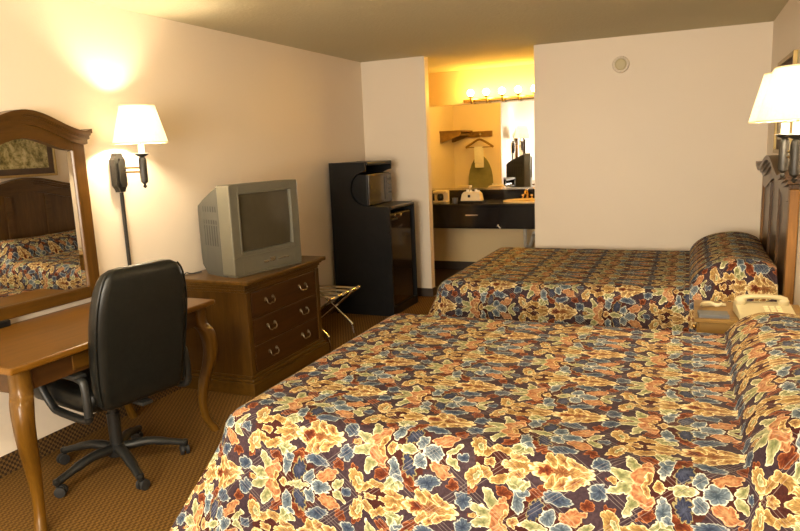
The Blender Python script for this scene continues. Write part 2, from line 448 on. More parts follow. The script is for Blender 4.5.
# ------------------------------------------------------------------ wall mirror over the desk
YC = 2.425
mir = thing('wall_mirror', 'arched wooden framed mirror on the wall above the desk', 'mirror', (0, YC, .79))
F = archf(YC, .41, 1.655, .105)                    # top of the fascia board
G = lambda y: 1.615 + .065 * (.5 + .5 * math.cos(PI * min(1, abs(y - YC) / .29)))   # top of the glass
gy = frange(YC - .285, YC + .285, 25)
b = BM()
vs = [b.verts.new((.030, y, .85)) for y in gy]; vt = [b.verts.new((.030, y, G(y) + .01)) for y in gy]
for i in range(len(gy) - 1): b.faces.new((vs[i], vs[i + 1], vt[i + 1], vt[i]))
obj('mirror_glass', b, 'mirror', mir)
b = BM(); box(b, (.004, YC - .36, .80), (.024, YC + .36, 1.64)); obj('backing_board', b, 'mframe', mir)
for s in (-1, 1):   # bevelled strip of the glass
    b = BM()
    y0, y1 = YC + s * .288, YC + s * .258
    q = [b.verts.new(p) for p in ((.036, y0, .85), (.0305, y1, .875), (.0305, y1, G(y1) - .01), (.036, y0, G(y0)))]
    b.faces.new(q)
    obj('bevelled_glass_edge', b, 'mirror', mir)
for s in (-1, 1):
    y0, y1 = sorted((YC + s * .285, YC + s * .362))
    b = BM(); box(b, (.004, y0, .79), (.055, y1, 1.655), .006); obj('stile', b, 'mframez', mir)
b = BM(); box(b, (.004, YC - .285, .79), (.055, YC + .285, .857), .006); obj('bottom_rail', b, 'mframe', mir)
b = BM(); arch_band(b, gy, G, F, .004, .055); obj('arched_rail', b, 'mframe', mir)
b = BM(); ys = frange(YC - .375, YC + .375, 41)
arch_band(b, ys, lambda y: F(y) - .012, lambda y: F(y) + .012, .004, .068)
ys = frange(YC - .388, YC + .388, 41); arch_band(b, ys, lambda y: F(y) + .010, lambda y: F(y) + .030, .004, .072)
ys = frange(YC - .392, YC + .392, 41); arch_band(b, ys, lambda y: F(y) + .028, lambda y: F(y) + .040, .004, .080)
ys = frange(YC - .398, YC + .398, 41); arch_band(b, ys, lambda y: F(y) + .038, lambda y: F(y) + .062, .004, .088)
obj('crown_moulding', b, 'mframe', mir, True)

# ------------------------------------------------------------------ desk
DT = .76
desk = thing('writing_desk', 'brown wooden writing desk with curved legs below the arched mirror', 'desk', (.36, 2.32, 0))
b = BM(); box(b, (.02, 1.70, DT - .03), (.725, 2.955, DT), .008); obj('desktop', b, 'desk', desk)
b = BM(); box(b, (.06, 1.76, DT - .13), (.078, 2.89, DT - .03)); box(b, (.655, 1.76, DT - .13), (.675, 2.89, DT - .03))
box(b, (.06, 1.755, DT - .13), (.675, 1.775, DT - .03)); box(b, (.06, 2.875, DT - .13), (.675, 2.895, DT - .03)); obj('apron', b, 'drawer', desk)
b = BM(); box(b, (.674, 2.02, DT - .115), (.682, 2.64, DT - .045), .003); obj('drawer', b, 'mframe', desk)
for sx, sy in ((.665, 1.775), (.665, 2.875), (.07, 1.775), (.07, 2.875)):
    ox = 1 if sx > .3 else -1; oy = 1 if sy > 2.3 else -1
    prof = [(DT - .03, 0, .036), (DT - .12, .0, .037), (DT - .17, .022, .038), (DT - .25, .034, .035), (DT - .34, .026, .032), (DT - .46, -.002, .027),
            (.18, -.016, .021), (.08, -.006, .020), (.03, .012, .022), (0, .022, .024)]
    k_ = 1 if ox > 0 else .0
    ring = []
    b = BM()
    pts = smooth_path([(p[1], p[2], p[0]) for p in prof], 4)
    for p in pts:
        o_, h_, z_ = p.x, p.y, max(0, p.z)
        cx, cy = sx + ox * o_ * k_, sy + oy * o_ * 1.0
        c = h_ * .35
        ring.append([b.verts.new((cx + dx, cy + dy, z_)) for dx, dy in ((-h_ + c, -h_), (h_ - c, -h_), (h_, -h_ + c), (h_, h_ - c), (h_ - c, h_), (-h_ + c, h_), (-h_, h_ - c), (-h_, -h_ + c))])
    for r0, r1 in zip(ring, ring[1:]):
        for i in range(8): b.faces.new((r0[i], r0[(i + 1) % 8], r1[(i + 1) % 8], r1[i]))
    b.faces.new(ring[0]); b.faces.new(ring[-1][::-1])
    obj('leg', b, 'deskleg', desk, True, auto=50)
b = BM(); box(b, (.03, 2.10, DT), (.07, 2.20, DT + .035), .008)
tag(obj('desk_block', b, 'black'), 'small black block on the desk against the mirror, cut by the left edge', 'desk block')

# ------------------------------------------------------------------ office chair
ch = thing('office_chair', 'black high-backed swivel office chair pulled up to the desk', 'chair', (.515, 2.35, 0), R(-10))
def L(*p): return p
def rrect(hw, hd, r, n=5):
    pts = []
    for cx, cy, a0 in ((hd - r, hw - r, 0), (-(hd - r), hw - r, 90), (-(hd - r), -(hw - r), 180), (hd - r, -(hw - r), 270)):
        for k in range(n + 1):
            a = R(a0 + 90 * k / n); pts.append((cx + r * math.cos(a), cy + r * math.sin(a)))
    return pts
# backrest: stacked rounded sections
b = BM(); rings = []
secs = [(.425, .17, .012, .265), (.435, .205, .030, .262), (.46, .228, .043, .260), (.54, .238, .052, .262), (.64, .243, .055, .272), (.74, .247, .055, .290),
        (.84, .247, .054, .310), (.92, .240, .052, .326), (.99, .226, .049, .340), (1.035, .210, .044, .349), (1.062, .190, .036, .354), (1.078, .160, .022, .357), (1.084, .12, .008, .358)]
for z, hw, hd, x in secs:
    rings.append([b.verts.new((x + px, py, z)) for px, py in rrect(hw, hd, min(hd, hw) * .92)])
for r0, r1 in zip(rings, rings[1:]):
    for i in range(len(r0)): b.faces.new((r0[i], r0[(i + 1) % len(r0)], r1[(i + 1) % len(r0)], r1[i]))
b.faces.new(rings[0][::-1]); b.faces.new(rings[-1]); bk = obj('backrest', b, 'leather', ch, True, True, 60)
# piping seam round the back shell
for s in (-1, 1):
    b = BM()
    pts = [(x + hd * .62, s * hw * .985, z) for z, hw, hd, x in secs[2:11]]
    tube(b, smooth_path(pts, 3), .005, 6)
    obj('seam', b, 'leather', bk, True, True)
b = BM(); rings = []
for z, sc_ in ((.400, .86), (.412, .96), (.44, 1.0), (.485, 1.0), (.508, .95), (.516, .85)):
    rings.append([b.verts.new((-.055 + px * sc_, py * sc_, z)) for px, py in rrect(.248, .285, .09)])
for r0, r1 in zip(rings, rings[1:]):
    for i in range(len(r0)): b.faces.new((r0[i], r0[(i + 1) % len(r0)], r1[(i + 1) % len(r0)], r1[i]))
b.faces.new(rings[0][::-1]); b.faces.new(rings[-1]); obj('seat', b, 'leather', ch, True, True, 60)
for s in (-1, 1):
    b = BM(); y = s * .275
    loop = [(.255, y, .425), (.258, y, .50), (.25, y, .57), (.235, y, .592), (.18, y, .600), (.0, y, .600), (-.10, y, .597), (-.145, y, .575), (-.10, y, .49), (-.045, y * .97, .415), (.0, y * .96, .400), (.12, y * .96, .395), (.235, y * .98, .402), (.255, y, .425)]
    tube(b, smooth_path(loop, 4), .021, 8, flat=.8)
    a = obj('armrest', b, 'plastic', ch, True, True, 60)
    b = BM(); box(b, (-.09, y - .030, .600), (.235, y + .030, .622), .009); obj('arm_pad', b, 'plastic', a, True, True)
b = BM(); lathe(b, [(.030, .10), (.032, .30), (.024, .30), (.024, .40), (.055, .405), (.055, .42)]); box(b, (-.11, -.07, .395), (.16, .07, .422), .01)
box(b, (.12, -.03, .395), (.30, .03, .413), .006); box(b, (.235, -.03, .40), (.262, .03, .54), .006)
obj('gas_column', b, 'plastic', ch, True, True)
b = BM(); lathe(b, [(.045, .075), (.05, .09), (.05, .12), (.036, .135)]); 
hub = obj('star_base_hub', b, 'plastic', ch, True, True)
for k in range(5):
    a = R(-99 + 72 * k + 10); c, s_ = math.cos(a), math.sin(a)
    b = BM()
    tube(b, smooth_path([(c * .03, s_ * .03, .112), (c * .14, s_ * .14, .118), (c * .25, s_ * .25, .092), (c * .325, s_ * .325, .070)], 3),
         [.030] * 3 + [.027] * 3 + [.022] * 3 + [.020], 8, flat=.8)
    lathe(b, [(.0, .088), (.018, .084), (.020, .066), (.012, .058), (.010, .048)], (c * .325, s_ * .325, 0), 12)
    lg = obj('base_leg', b, 'plastic', ch, True, True, 60)
    b = BM(); tw = R(40 + 57 * k)
    for q in (-1, 1):
        mt = Matrix.Translation((c * .325 + .012 * math.cos(tw), s_ * .325 + .012 * math.sin(tw), .0265)) @ Matrix.Rotation(tw, 4, 'Z') @ Matrix.Translation((0, q * .014, 0)) @ Matrix.Rotation(R(90), 4, 'X')
        lathe(b, [(.012, -.009), (.0262, -.007), (.0262, .007), (.012, .009)], (0, 0, 0), 16, mt)
    mt = Matrix.Translation((c * .325 + .012 * math.cos(tw), s_ * .325 + .012 * math.sin(tw), .03)) @ Matrix.Rotation(tw, 4, 'Z')
    box(b, (-.018, -.006, -.005), (.014, .006, .024), .004, mt)
    obj('caster', b, 'rubber', lg, True, True)

# ------------------------------------------------------------------ dresser
DZ = .765
dr = thing('dresser', 'brown wooden three-drawer dresser under the television', 'dresser', (.32, 3.89, 0))
dy0, dy1, dx = 3.435, 4.355, .565
b = BM(); box(b, (.03, dy0, .11), (dx, dy1, DZ - .07)); obj('carcass', b, 'dress', dr)
b = BM(); box(b, (.02, dy0 - .045, DZ - .028), (dx + .06, dy1 + .04, DZ), .006)
tp = obj('dresser_top', b, 'dressy', dr)
b = BM()
for i, (e, z0, z1) in enumerate(((.028, .045, .028), (.015, .065, .045), (.006, .085, .065))):
    box(b, (.025, dy0 - e, DZ - z0), (dx + e, dy1 + e, DZ - z1), .004)
obj('cornice', b, 'dressy', tp)
b = BM(); box(b, (.025, dy0 - .035, 0), (dx + .045, dy1 + .035, .085), .005); box(b, (.028, dy0 - .022, .085), (dx + .030, dy1 + .022, .105), .006)
box(b, (.03, dy0 - .010, .105), (dx + .014, dy1 + .010, .125), .005); obj('plinth', b, 'dressy', dr)
for y0, y1 in ((dy0, dy0 + .045), (dy1 - .045, dy1)):
    b = BM(); box(b, (dx - .002, y0, .125), (dx + .012, y1, DZ - .085), .003); obj('corner_post', b, 'dress', dr)
for k in range(3):
    z0 = .14 + k * .180; z1 = z0 + .168
    b = BM(); box(b, (dx - .001, dy0 + .058, z0), (dx + .010, dy1 - .058, z1), .003)
    d = obj('drawer', b, 'drawer', dr)
    for yy in (dy0 + .25, dy1 - .25):
        b = BM(); zc = (z0 + z1) / 2 + .012
        for s in (-1, 1):
            lathe(b, [(.0135, 0), (.015, .003), (.008, .006), (.005, .016), (.0, .018)], (0, 0, 0), 12, Matrix.Translation((dx + .010, yy + s * .042, zc)) @ Matrix.Rotation(R(90), 4, 'Y'))
        tube(b, smooth_path([(dx + .024, yy - .042, zc), (dx + .030, yy - .043, zc - .022), (dx + .033, yy - .022, zc - .034), (dx + .033, yy, zc - .030), (dx + .033, yy + .022, zc - .034), (dx + .030, yy + .043, zc - .022), (dx + .024, yy + .042, zc)], 4), .0038, 8)
        obj('drawer_pull', b, 'pull', d, True)

# ------------------------------------------------------------------ television
TVA = R(-9.8)   # local +X is the way the screen looks, local Y runs along the front
tv = thing('television', 'silver tube television turned slightly on the dresser', 'television', (.503, 3.80, DZ), TVA)
w2, th = .325, .600
b = BM()   # front bezel: frame round the tube
def fr(x0, x1, y0, y1, z0, z1, bv=.0): box(b, (x0, y0, z0), (x1, y1, z1), bv)
sy0, sy1, sz0, sz1 = -.243, .243, .160, .535
fr(-.085, .03, -w2, sy0, .012, th, .008); fr(-.085, .03, sy1, w2, .012, th, .008)
fr(-.085, .03, sy0 - .01, sy1 + .01, sz1, th, .008); fr(-.085, .03, sy0 - .01, sy1 + .01, .012, sz0, .008)
bz = obj('front_bezel', b, 'silver', tv, local=True)
b = BM(); 
for (a0, a1, c0, c1) in ((sy0 - .014, sy0 - .002, sz0 - .014, sz1 + .014), (sy1 + .002, sy1 + .014, sz0 - .014, sz1 + .014), (sy0 - .014, sy1 + .014, sz0 - .014, sz0 - .002), (sy0 - .014, sy1 + .014, sz1 + .002, sz1 + .014)):
    box(b, (.026, a0, c0), (.034, a1, c1), .002)
box(b, (.028, -w2 + .01, .125), (.036, w2 - .01, .130), .001)
obj('bezel_ridge', b, 'silver', bz, local=True)
b = BM()   # gently curved tube face
nu, nv = 14, 10; gr = []
for i in range(nu + 1):
    row = []
    for j in range(nv + 1):
        y = sy0 - .005 + (sy1 - sy0 + .01) * i / nu; z = sz0 - .005 + (sz1 - sz0 + .01) * j / nv
        q = ((y / .26) ** 2 + ((z - .35) / .22) ** 2)
        row.append(b.verts.new((.022 - .012 * q, y, z)))
    gr.append(row)
for i in range(nu):
    for j in range(nv): b.faces.new((gr[i][j], gr[i + 1][j], gr[i + 1][j + 1], gr[i][j + 1]))
obj('screen', b, 'screen', tv, True, True)
b = BM(); # shell: tapering back
def quadring(x, hw, z0, z1): return [b.verts.new((x, -hw, z0)), b.verts.new((x, hw, z0)), b.verts.new((x, hw, z1)), b.verts.new((x, -hw, z1))]
rg = [quadring(-.055, .318, .0, .590), quadring(-.10, .315, .0, .585), quadring(-.16, .300, .0, .560), quadring(-.285, .272, .0, .500), quadring(-.36, .25, .06, .46), quadring(-.40, .22, .11, .42)]
for a_, c_ in zip(rg, rg[1:]):
    for i in range(4): b.faces.new((a_[i], a_[(i + 1) % 4], c_[(i + 1) % 4], c_[i]))
b.faces.new(rg[0][::-1]); b.faces.new(rg[-1])
sh = obj('rear_shell', b, 'tvgrey', tv, local=True)
for s in (-1, 1):
    b = BM()
    for r_, (z0, z1) in enumerate(((.425, .462), (.345, .372), (.20, .335))):
        for k in range(6):
            x = -.125 - k * .031; hw = .313 + (x + .10) * .235
            if r_ == 2 and k % 1: continue
            box(b, (x - .006, s * (hw - .008), z0), (x + .006, s * (hw + .0025), z1))
    prism(b, [(-.115, s * .300), (-.29, s * .259), (-.29, s * .255), (-.115, s * .296)], .20, .462, 'Z')
    obj('vent_slots', b, 'tvdark', sh, local=True)
b = BM(); box(b, (.030, -.06, .060), (.034, -.012, .075), .001); box(b, (.030, .0, .062), (.034, .05, .090), .001); 
for k in range(4): box(b, (.030, .075 + k * .03, .065), (.0335, .095 + k * .03, .075), .001)
obj('control_buttons', b, 'chrome', bz, local=True)
b = BM(); box(b, (-.05, -w2 + .01, 0), (.035, w2 - .01, .014), .004); obj('foot_plinth', b, 'silver', tv, local=True)
b = BM(); tube(b, smooth_path([(.10, 3.60, DZ + .01), (.07, 3.57, DZ + .005), (.045, 3.55, DZ + .004), (.015, 3.53, DZ + .004), (.012, 3.50, DZ - .1)], 5), .004, 6)
tag(obj('power_cord', b, 'rubber', smooth=True), 'black cord running from the television back to the wall', 'cord')

# ------------------------------------------------------------------ sconces
def shade_mesh(c, rb=.155, rt=.097, h=.218, t=.002):
    b = BM(); lathe(b, [(rb, 0), (rt, h), (rt - t, h), (rb - t, 0), (rb, 0)], c, 40, closed=True); return b
def lamp_arm(root, wx, y, z, sx, ly=None):
    """one candle arm: wx wall plate x, sx candle x, z = shade bottom"""
    s = 1 if sx > wx else -1; ly = y if ly is None else ly
    b = BM()
    for dz in (-.14, -.165): tube(b, [(wx, y, z + dz), (sx, ly, z + dz)], .006, 8)
    arm = obj('arm', b, 'brassd', root, True)
    b = BM(); lathe(b, [(.0, -.262), (.009, -.256), (.012, -.248), (.006, -.24), (.010, -.234), (.020, -.225), (.022, -.20), (.0225, -.10), (.018, -.085), (.013, -.078), (.030, -.070), (.040, -.060), (.036, -.056), (.014, -.055)], (sx, ly, z), 20)
    obj('candle_cup', b, 'bronze', root, True)
    b = BM(); lathe(b, [(.017, -.055), (.017, -.008)], (sx, ly, z), 18); obj('candle_sleeve', b, 'candle', root, True)
    b = BM(); tube(b, [(sx, ly, z - .008), (sx, ly, z + .06)], .006, 8)
    for a in (0, 120, 240): tube(b, [(sx, ly, z + .012), (sx + .152 * math.cos(R(a)), ly + .152 * math.sin(R(a)), z + .006)], .002, 5)
    obj('socket', b, 'brassd', root, True)
    b = BM(); sphere(b, (sx, ly, z + .105), .030, (1, 1, 1.25)); obj('bulb', b, 'bulb', root, True)
    sh_ = obj('lamp_shade', shade_mesh((sx, ly, z)), 'shade', root, True)
    for zz, rr in ((.001, .1565), (.215, .0985)):
        b = BM()
        bmesh.ops.create_cone(b, segments=40, radius1=rr, radius2=rr, depth=.006, matrix=Matrix.Translation((sx, ly, z + zz)), cap_ends=False)
        obj('shade_trim', b, 'cream', sh_, True)
sc1 = thing('wall_sconce', 'bronze wall lamp with a white shade between mirror and television', 'lamp', (0, 3.06, 1.48))
b = BM()
def sconce_plate(b, x, s, y, z, hy=.043, hz=.115):
    pl = [(y + dy, z + dz) for dy, dz in ((-hy * .5, -hz), (hy * .5, -hz), (hy * .5, -hz * .84), (hy, -hz * .66), (hy, hz * .66), (hy * .5, hz * .84), (hy * .5, hz), (-hy * .5, hz), (-hy * .5, hz * .84), (-hy, hz * .66), (-hy, -hz * .66), (-hy * .5, -hz * .84))]
    x0, x1 = sorted((x + s * .003, x + s * .045)); prism(b, pl, x0, x1, 'X', .003)
    pl2 = [(y + (p[0] - y) * .6, z + (p[1] - z) * .72) for p in pl]
    x0, x1 = sorted((x + s * .045, x + s * .058)); prism(b, pl2, x0, x1, 'X', .002)
sconce_plate(b, 0, 1, 3.04, 1.478); obj('wall_plate', b, 'bronze', sc1)
lamp_arm(sc1, .03, 3.06, 1.643, .20)
b = BM(); tube(b, [(.014, 3.055, 1.36), (.014, 3.055, .35)], .011, 10); obj('cord_cover', b, 'bronze', sc1, True)

sc2 = thing('wall_sconce', 'double wall lamp with two white shades at the right edge', 'lamp', (W, 3.35, 1.48))
b = BM(); sconce_plate(b, W, -1, 3.43, 1.47, .075); obj('wall_plate', b, 'bronze', sc2)
lamp_arm(sc2, W - .03, 3.46, 1.602, 3.555, 3.60); lamp_arm(sc2, W - .03, 3.40, 1.600, 3.562, 3.27)

# ------------------------------------------------------------------ headboards, beds and bedspreads
def headboard(yc, half, label):
    hb = thing('headboard', label, 'headboard', (W, yc, 0), 0, 'wooden headboards on the right wall')
    xf = W - .055; F = archf(yc, half * .9, 1.235, .105)
    ys = frange(yc - half + .05, yc + half - .05, 49)
    b = BM(); arch_band(b, ys, lambda y: .25, F, W - .04, W - .005); obj('panel', b, 'hbedz', hb, True)
    for s in (-1, 1):
        y0, y1 = sorted((yc + s * (half - .075), yc + s * half))
        b = BM(); box(b, (xf, y0, 0), (W - .004, y1, 1.225), .006); obj('post', b, 'hedge', hb)
    b = BM(); ys2 = frange(yc - half + .075, yc + half - .075, 41)
    arch_band(b, ys2, lambda y: F(y) - .10, F, xf, W - .038); box(b, (xf, yc - half + .075, .25), (W - .038, yc + half - .075, .40)); 
    for yy in (yc - half * .30, yc + half * .30): 
        box(b, (xf, yy - .035, .40), (W - .038, yy + .035, 1.20))
    obj('rails', b, 'hbed', hb, True)
    b = BM()
    for e, z0, z1, x in ((.0, -.01, .015, .070), (.012, .013, .034, .085), (.026, .032, .060, .105)):
        ys = frange(yc - half - e, yc + half + e, 55)
        arch_band(b, ys, lambda y: F(y) + z0, lambda y: F(y) + z1, W - x, W - .004)
    obj('crown_moulding', b, 'hbed', hb, True)
    return hb
headboard(5.25, .82, 'arched wooden headboard of the far bed, beside the back wall')
headboard(2.80, .82, 'arched wooden headboard of the near bed, below the double wall lamp')

BT = .585
def bedspread_mesh(y0, y1, x_foot, name, seed, pc=3.485, phw=.205, ph=.185):
    """cloth laid over the bed: UV is the cloth laid flat, in metres"""
    rnd = random.Random(seed)
    XH = W - .075
    # pillow roll profile along x
    def bump(x):
        c, hw = pc, phw
        q = (x - c) / hw
        if abs(q) < 1: return ph * (1 - abs(q) ** 2.3) ** .62 + (.0)
        return 0
    bm = BM(); uvl = bm.loops.layers.uv.new('UVMap')
    us = []; x = x_foot; 
    drop = BT - .03
    du = [-drop + drop * i / 18 for i in range(18)]
    xs = [x_foot + (XH - x_foot) * i / 70 for i in range(71)]
    xs = [a for a in xs if a < 3.12] + frange(3.125, XH, 56)
    acc = []; L_ = 0; px, pz = x_foot, 0
    for a in xs:
        z = bump(a); L_ += math.hypot(a - px, z - pz) if a > x_foot else 0; acc.append(x_foot + L_); px, pz = a, z
    cols = [(x_foot, e, x_foot + e) for e in du] + [(a, 0, s_) for a, s_ in zip(xs, acc)]
    wid = y1 - y0
    nt = 44
    rows = [(y0, -drop + drop * i / 18, y0 - drop + drop * i / 18) for i in range(18)] + [(y0 + wid * i / nt, 0, y0 + wid * i / nt) for i in range(nt + 1)] + \
           [(y1, drop * i / 18, y1 + drop * i / 18) for i in range(1, 19)]
    Rr = .11
    grid = []
    for (xa, ex, uu) in cols:
        line = []
        for (ya, ey, vv) in rows:
            e = (abs(ex) ** 5 + abs(ey) ** 5) ** .2
            sgn = -1 if ey < 0 else 1
            base_z = BT
            h = bump(xa) if ex == 0 else 0
            # pillow roll ends round off toward the bed sides
            if h:
                dd = min(ya - y0, y1 - ya) if ey == 0 else 0
                t = min(1, max(0, (dd + .03) / .13)); h *= (1 - (1 - t) ** 2.4) * .93 + .07
                h *= 1 + .035 * math.sin(ya * 5.1 + seed)
            if e > 1e-6:
                nx, ny = ex / e, ey / e
                nn = math.hypot(nx, ny); nx, ny = nx / nn, ny / nn
                arc = Rr * PI / 2
                if e < arc: a = e / Rr; g = Rr * math.sin(a); hz = Rr * (1 - math.cos(a))
                else:
                    k = e - arc; side = abs(ey) / (abs(ex) + abs(ey)); g = Rr + (.16 - .13 * side * (1 if ey > 0 or y0 > 3 else .3)) * k + (.10 * k if ex and ey else 0) ; hz = Rr + k * .985
                    along = vv if abs(ex) > abs(ey) else uu
                    amp = .008 * min(1, k / .25) * (1 if ex == 0 or ey == 0 else .6)
                    g += amp * math.sin(along * 11 + seed) + amp * .5 * math.sin(along * 23 + seed * 2)
                    if ex and ey:   # corner fold
                        m_ = min(abs(ex), abs(ey)) / max(abs(ex), abs(ey)); g += .22 * k / .5 * m_
                x_, y_, z_ = xa + nx * g, ya + ny * g, base_z - hz
                if h: z_ += h * max(0, 1 - e / .10) 
                z_ = max(z_, .02)
            else:
                x_, y_, z_ = xa, ya, base_z + h
                z_ += .004 * math.sin(xa * 6.3 + seed) * math.sin(ya * 5.2 + seed) + .0025 * math.sin(xa * 17 + ya * 9)
                edge = min(ya - y0, y1 - ya, xa - x_foot)
                if edge < .05: z_ -= .004 * (1 - edge / .05) * 0
            line.append((bm.verts.new((x_, y_, z_)), uu, vv))
        grid.append(line)
    for i in range(len(grid) - 1):
        for j in range(len(rows) - 1):
            q = (grid[i][j], grid[i + 1][j], grid[i + 1][j + 1], grid[i][j + 1])
            f = bm.faces.new([k[0] for k in q]); f.smooth = True
            for lp, k in zip(f.loops, q): lp[uvl].uv = (k[1], k[2])
    bmesh.ops.recalc_face_normals(bm, faces=bm.faces)
    me = bpy.data.meshes.new(name); bm.to_mesh(me); bm.free()
    me.materials.append(M['spread'])
    o = bpy.data.objects.new(name, me); COL.objects.link(o)
    return o
def bed(y0, y1, xf, lab, labs, seed, pp):
    t = thing('bed', lab, 'bed', ((xf + W) / 2, (y0 + y1) / 2, 0))
    b = BM(); box(b, (xf + .03, y0 + .02, .33), (W - .10, y1 - .02, BT - .02), .05); obj('mattress', b, 'white', t, True)
    b = BM(); box(b, (xf + .035, y0 + .025, .13), (W - .10, y1 - .025, .325), .02); obj('box_spring', b, 'white', t)
    for px_, py_ in ((xf + .15, y0 + .15), (xf + .15, y1 - .15), (W - .25, y0 + .15), (W - .25, y1 - .15)):
        b = BM(); box(b, (px_ - .03, py_ - .03, 0), (px_ + .03, py_ + .03, .13)); obj('leg', b, 'black', t)
    tag(bedspread_mesh(y0, y1, xf, 'bedspread', seed, *pp), labs, 'bedspread')
bed(2.04, 3.53, 1.60, 'near bed hidden under its floral spread, in the foreground', 'floral quilted bedspread covering the near bed in the foreground', 1, (3.56, .225, .15))
bed(4.60, 6.14, 1.56, 'far bed hidden under its floral spread, by the back wall', 'floral quilted bedspread covering the far bed by the back wall', 3, (3.48, .305, .18))

b = BM(); sphere(b, (3.622, 4.965, BT + .072), 1, (.062, .345, .062), 28)
tag(obj('pillow', b, 'white', smooth=True), 'white pillow peeking out between far bedspread and far headboard, above the telephone', 'pillow')
# ------------------------------------------------------------------ nightstand and what lies on it
NZ = .62
ns = thing('nightstand', 'small light brown wooden nightstand between the two beds', 'nightstand', (3.46, 3.90, 0))
b = BM(); box(b, (3.20, 3.685, NZ - .022), (W - .02, 4.12, NZ), .004); obj('top', b, 'night', ns)
b = BM(); box(b, (3.225, 3.70, .06), (W - .03, 4.10, NZ - .022), .003); obj('body', b, 'night', ns)
b = BM(); box(b, (3.215, 3.72, NZ - .16), (3.226, 4.08, NZ - .035), .003); d = obj('drawer', b, 'night', ns)
b = BM(); sphere(b, (3.205, 3.90, NZ - .10), .012); obj('knob', b, 'brass', d, True)
b = BM(); box(b, (3.235, 3.71, 0), (W - .04, 4.09, .06)); obj('plinth', b, 'night', ns)
b = BM(); box(b, (0, 0, 0), (.145, .10, .018), .002, Matrix.Translation((3.222, 3.70, NZ)) @ Matrix.Rotation(R(4), 4, 'Z'))
tag(obj('guest_directory', b, 'greybook'), 'thin grey booklet lying on the nightstand beside the telephone', 'booklet')
ph = thing('telephone', 'ivory push-button telephone on the nightstand', 'telephone', (3.525, 3.80, NZ), R(6))
b = BM()
prism(b, [(-.10, 0), (.11, 0), (.11, .055), (.06, .062), (-.10, .028)], -.125, .135, 'X', .006)
obj('base', b, 'ivory', ph, True, True)
b = BM()
for i in range(3):
    for j in range(4): box(b, (.00 + i * .03, -.075 + j * .025, .030 + j * .005), (.02 + i * .03, -.06 + j * .025, .040 + j * .005), .002)
obj('keypad', b, 'cream', ph, local=True)
b = BM()
tube(b, smooth_path([(-.115, .05, .078), (-.07, .05, .092), (0, .05, .096), (.07, .05, .092), (.115, .05, .078)], 4), [.020] * 4 + [.016] * 9 + [.020] * 4, 10, flat=.75)
for s in (-1, 1): lathe(b, [(.024, .046), (.029, .054), (.028, .076), (.018, .088)], (s * .10, .05, 0), 18)
obj('handset', b, 'ivory', ph, True, True)
b = BM(); box(b, (.10, -.103, .012), (.112, -.1, .022), .001); obj('line_jack', b, 'rubber', ph, local=True)
b = BM(); tube(b, smooth_path([(3.335, 3.83, NZ + .055), (3.31, 3.83, NZ + .040), (3.28, 3.84, NZ + .052), (3.245, 3.87, NZ + .040), (3.24, 3.92, NZ + .018), (3.28, 3.97, NZ + .012), (3.36, 3.98, NZ + .012)], 5), .0085, 8)
tag(obj('handset_cord', b, 'ivory', smooth=True), 'ivory coiled cord looping beside the telephone', 'cord')

# ------------------------------------------------------------------ framed picture above the far bed
pc = thing('framed_picture', 'gilt framed landscape print on the right wall above the far headboard', 'picture', (W, 5.30, 1.725))
def rect_frame(b, y0, y1, z0, z1, w, x0, x1):
    box(b, (x0, y0, z0), (x1, y0 + w, z1), .003); box(b, (x0, y1 - w, z0), (x1, y1, z1), .003)
    box(b, (x0, y0 + w, z0), (x1, y1 - w, z0 + w), .003); box(b, (x0, y0 + w, z1 - w), (x1, y1 - w, z1), .003)
b = BM(); rect_frame(b, 4.87, 5.70, 1.405, 2.045, .028, W - .028, W - .002); obj('frame', b, 'gold', pc)
b = BM(); box(b, (W - .012, 4.895, 1.43), (W - .003, 5.675, 2.02)); obj('mat_board', b, 'matte', pc)
b = BM(); box(b, (W - .016, 4.97, 1.50), (W - .012, 5.60, 1.95)); obj('print', b, 'print', pc)

# ------------------------------------------------------------------ black cabinet with microwave and refrigerator
cb = thing('appliance_cabinet', 'tall black cabinet holding the microwave and small refrigerator', 'cabinet', (.36, 5.85, 0))
CY0, CY1 = 5.55, 6.15
prof = [(.05, 0), (.655, 0), (.655, 1.005), (.630, 1.03), (.42, 1.03)]
cxn, czn, rn = .425, 1.195, .158
for k in range(1, 14):
    a = R(270 - 180 * k / 14); prof.append((cxn + rn * math.cos(a), czn + rn * math.sin(a)))
prof += [(.425, 1.355), (.425, 1.36), (.425, 1.425), (.41, 1.438), (.05, 1.44)]
prof = [p for i, p in enumerate(prof) if i == 0 or math.hypot(p[0] - prof[i - 1][0], p[1] - prof[i - 1][1]) > 1e-4]
for y0 in (CY0, CY1 - .02):
    b = BM(); prism(b, prof, y0, y0 + .02, 'Y'); obj('side_panel', b, 'black', cb)
b = BM(); box(b, (.05, CY0 + .02, 1.405), (.44, CY1 - .02, 1.438), .010); obj('top_panel', b, 'black', cb)
b = BM(); box(b, (.05, CY0 + .02, 1.000), (.665, CY1 - .02, 1.030), .008); obj('counter_shelf', b, 'black', cb)
b = BM(); box(b, (.05, CY0 + .02, 0.06), (.062, CY1 - .02, 1.405)); obj('back_panel', b, 'black', cb)
b = BM(); box(b, (.06, CY0 + .02, 0), (.652, CY1 - .02, .075)); obj('plinth', b, 'black', cb)
mw = thing('microwave_oven', 'black microwave oven on the upper shelf of the black cabinet', 'microwave', (.30, 5.85, 1.031))
b = BM(); box(b, (.09, CY0 + .03, 1.031), (.425, CY1 - .045, 1.325), .006); obj('body', b, 'black', mw)
b = BM(); rect_frame(b, CY0 + .035, CY1 - .17, 1.040, 1.318, .032, .425, .440); md = obj('door', b, 'blackg', mw)
b = BM(); box(b, (.4255, CY0 + .066, 1.071), (.434, CY1 - .200, 1.287)); obj('door_window', b, 'mwglass', md)
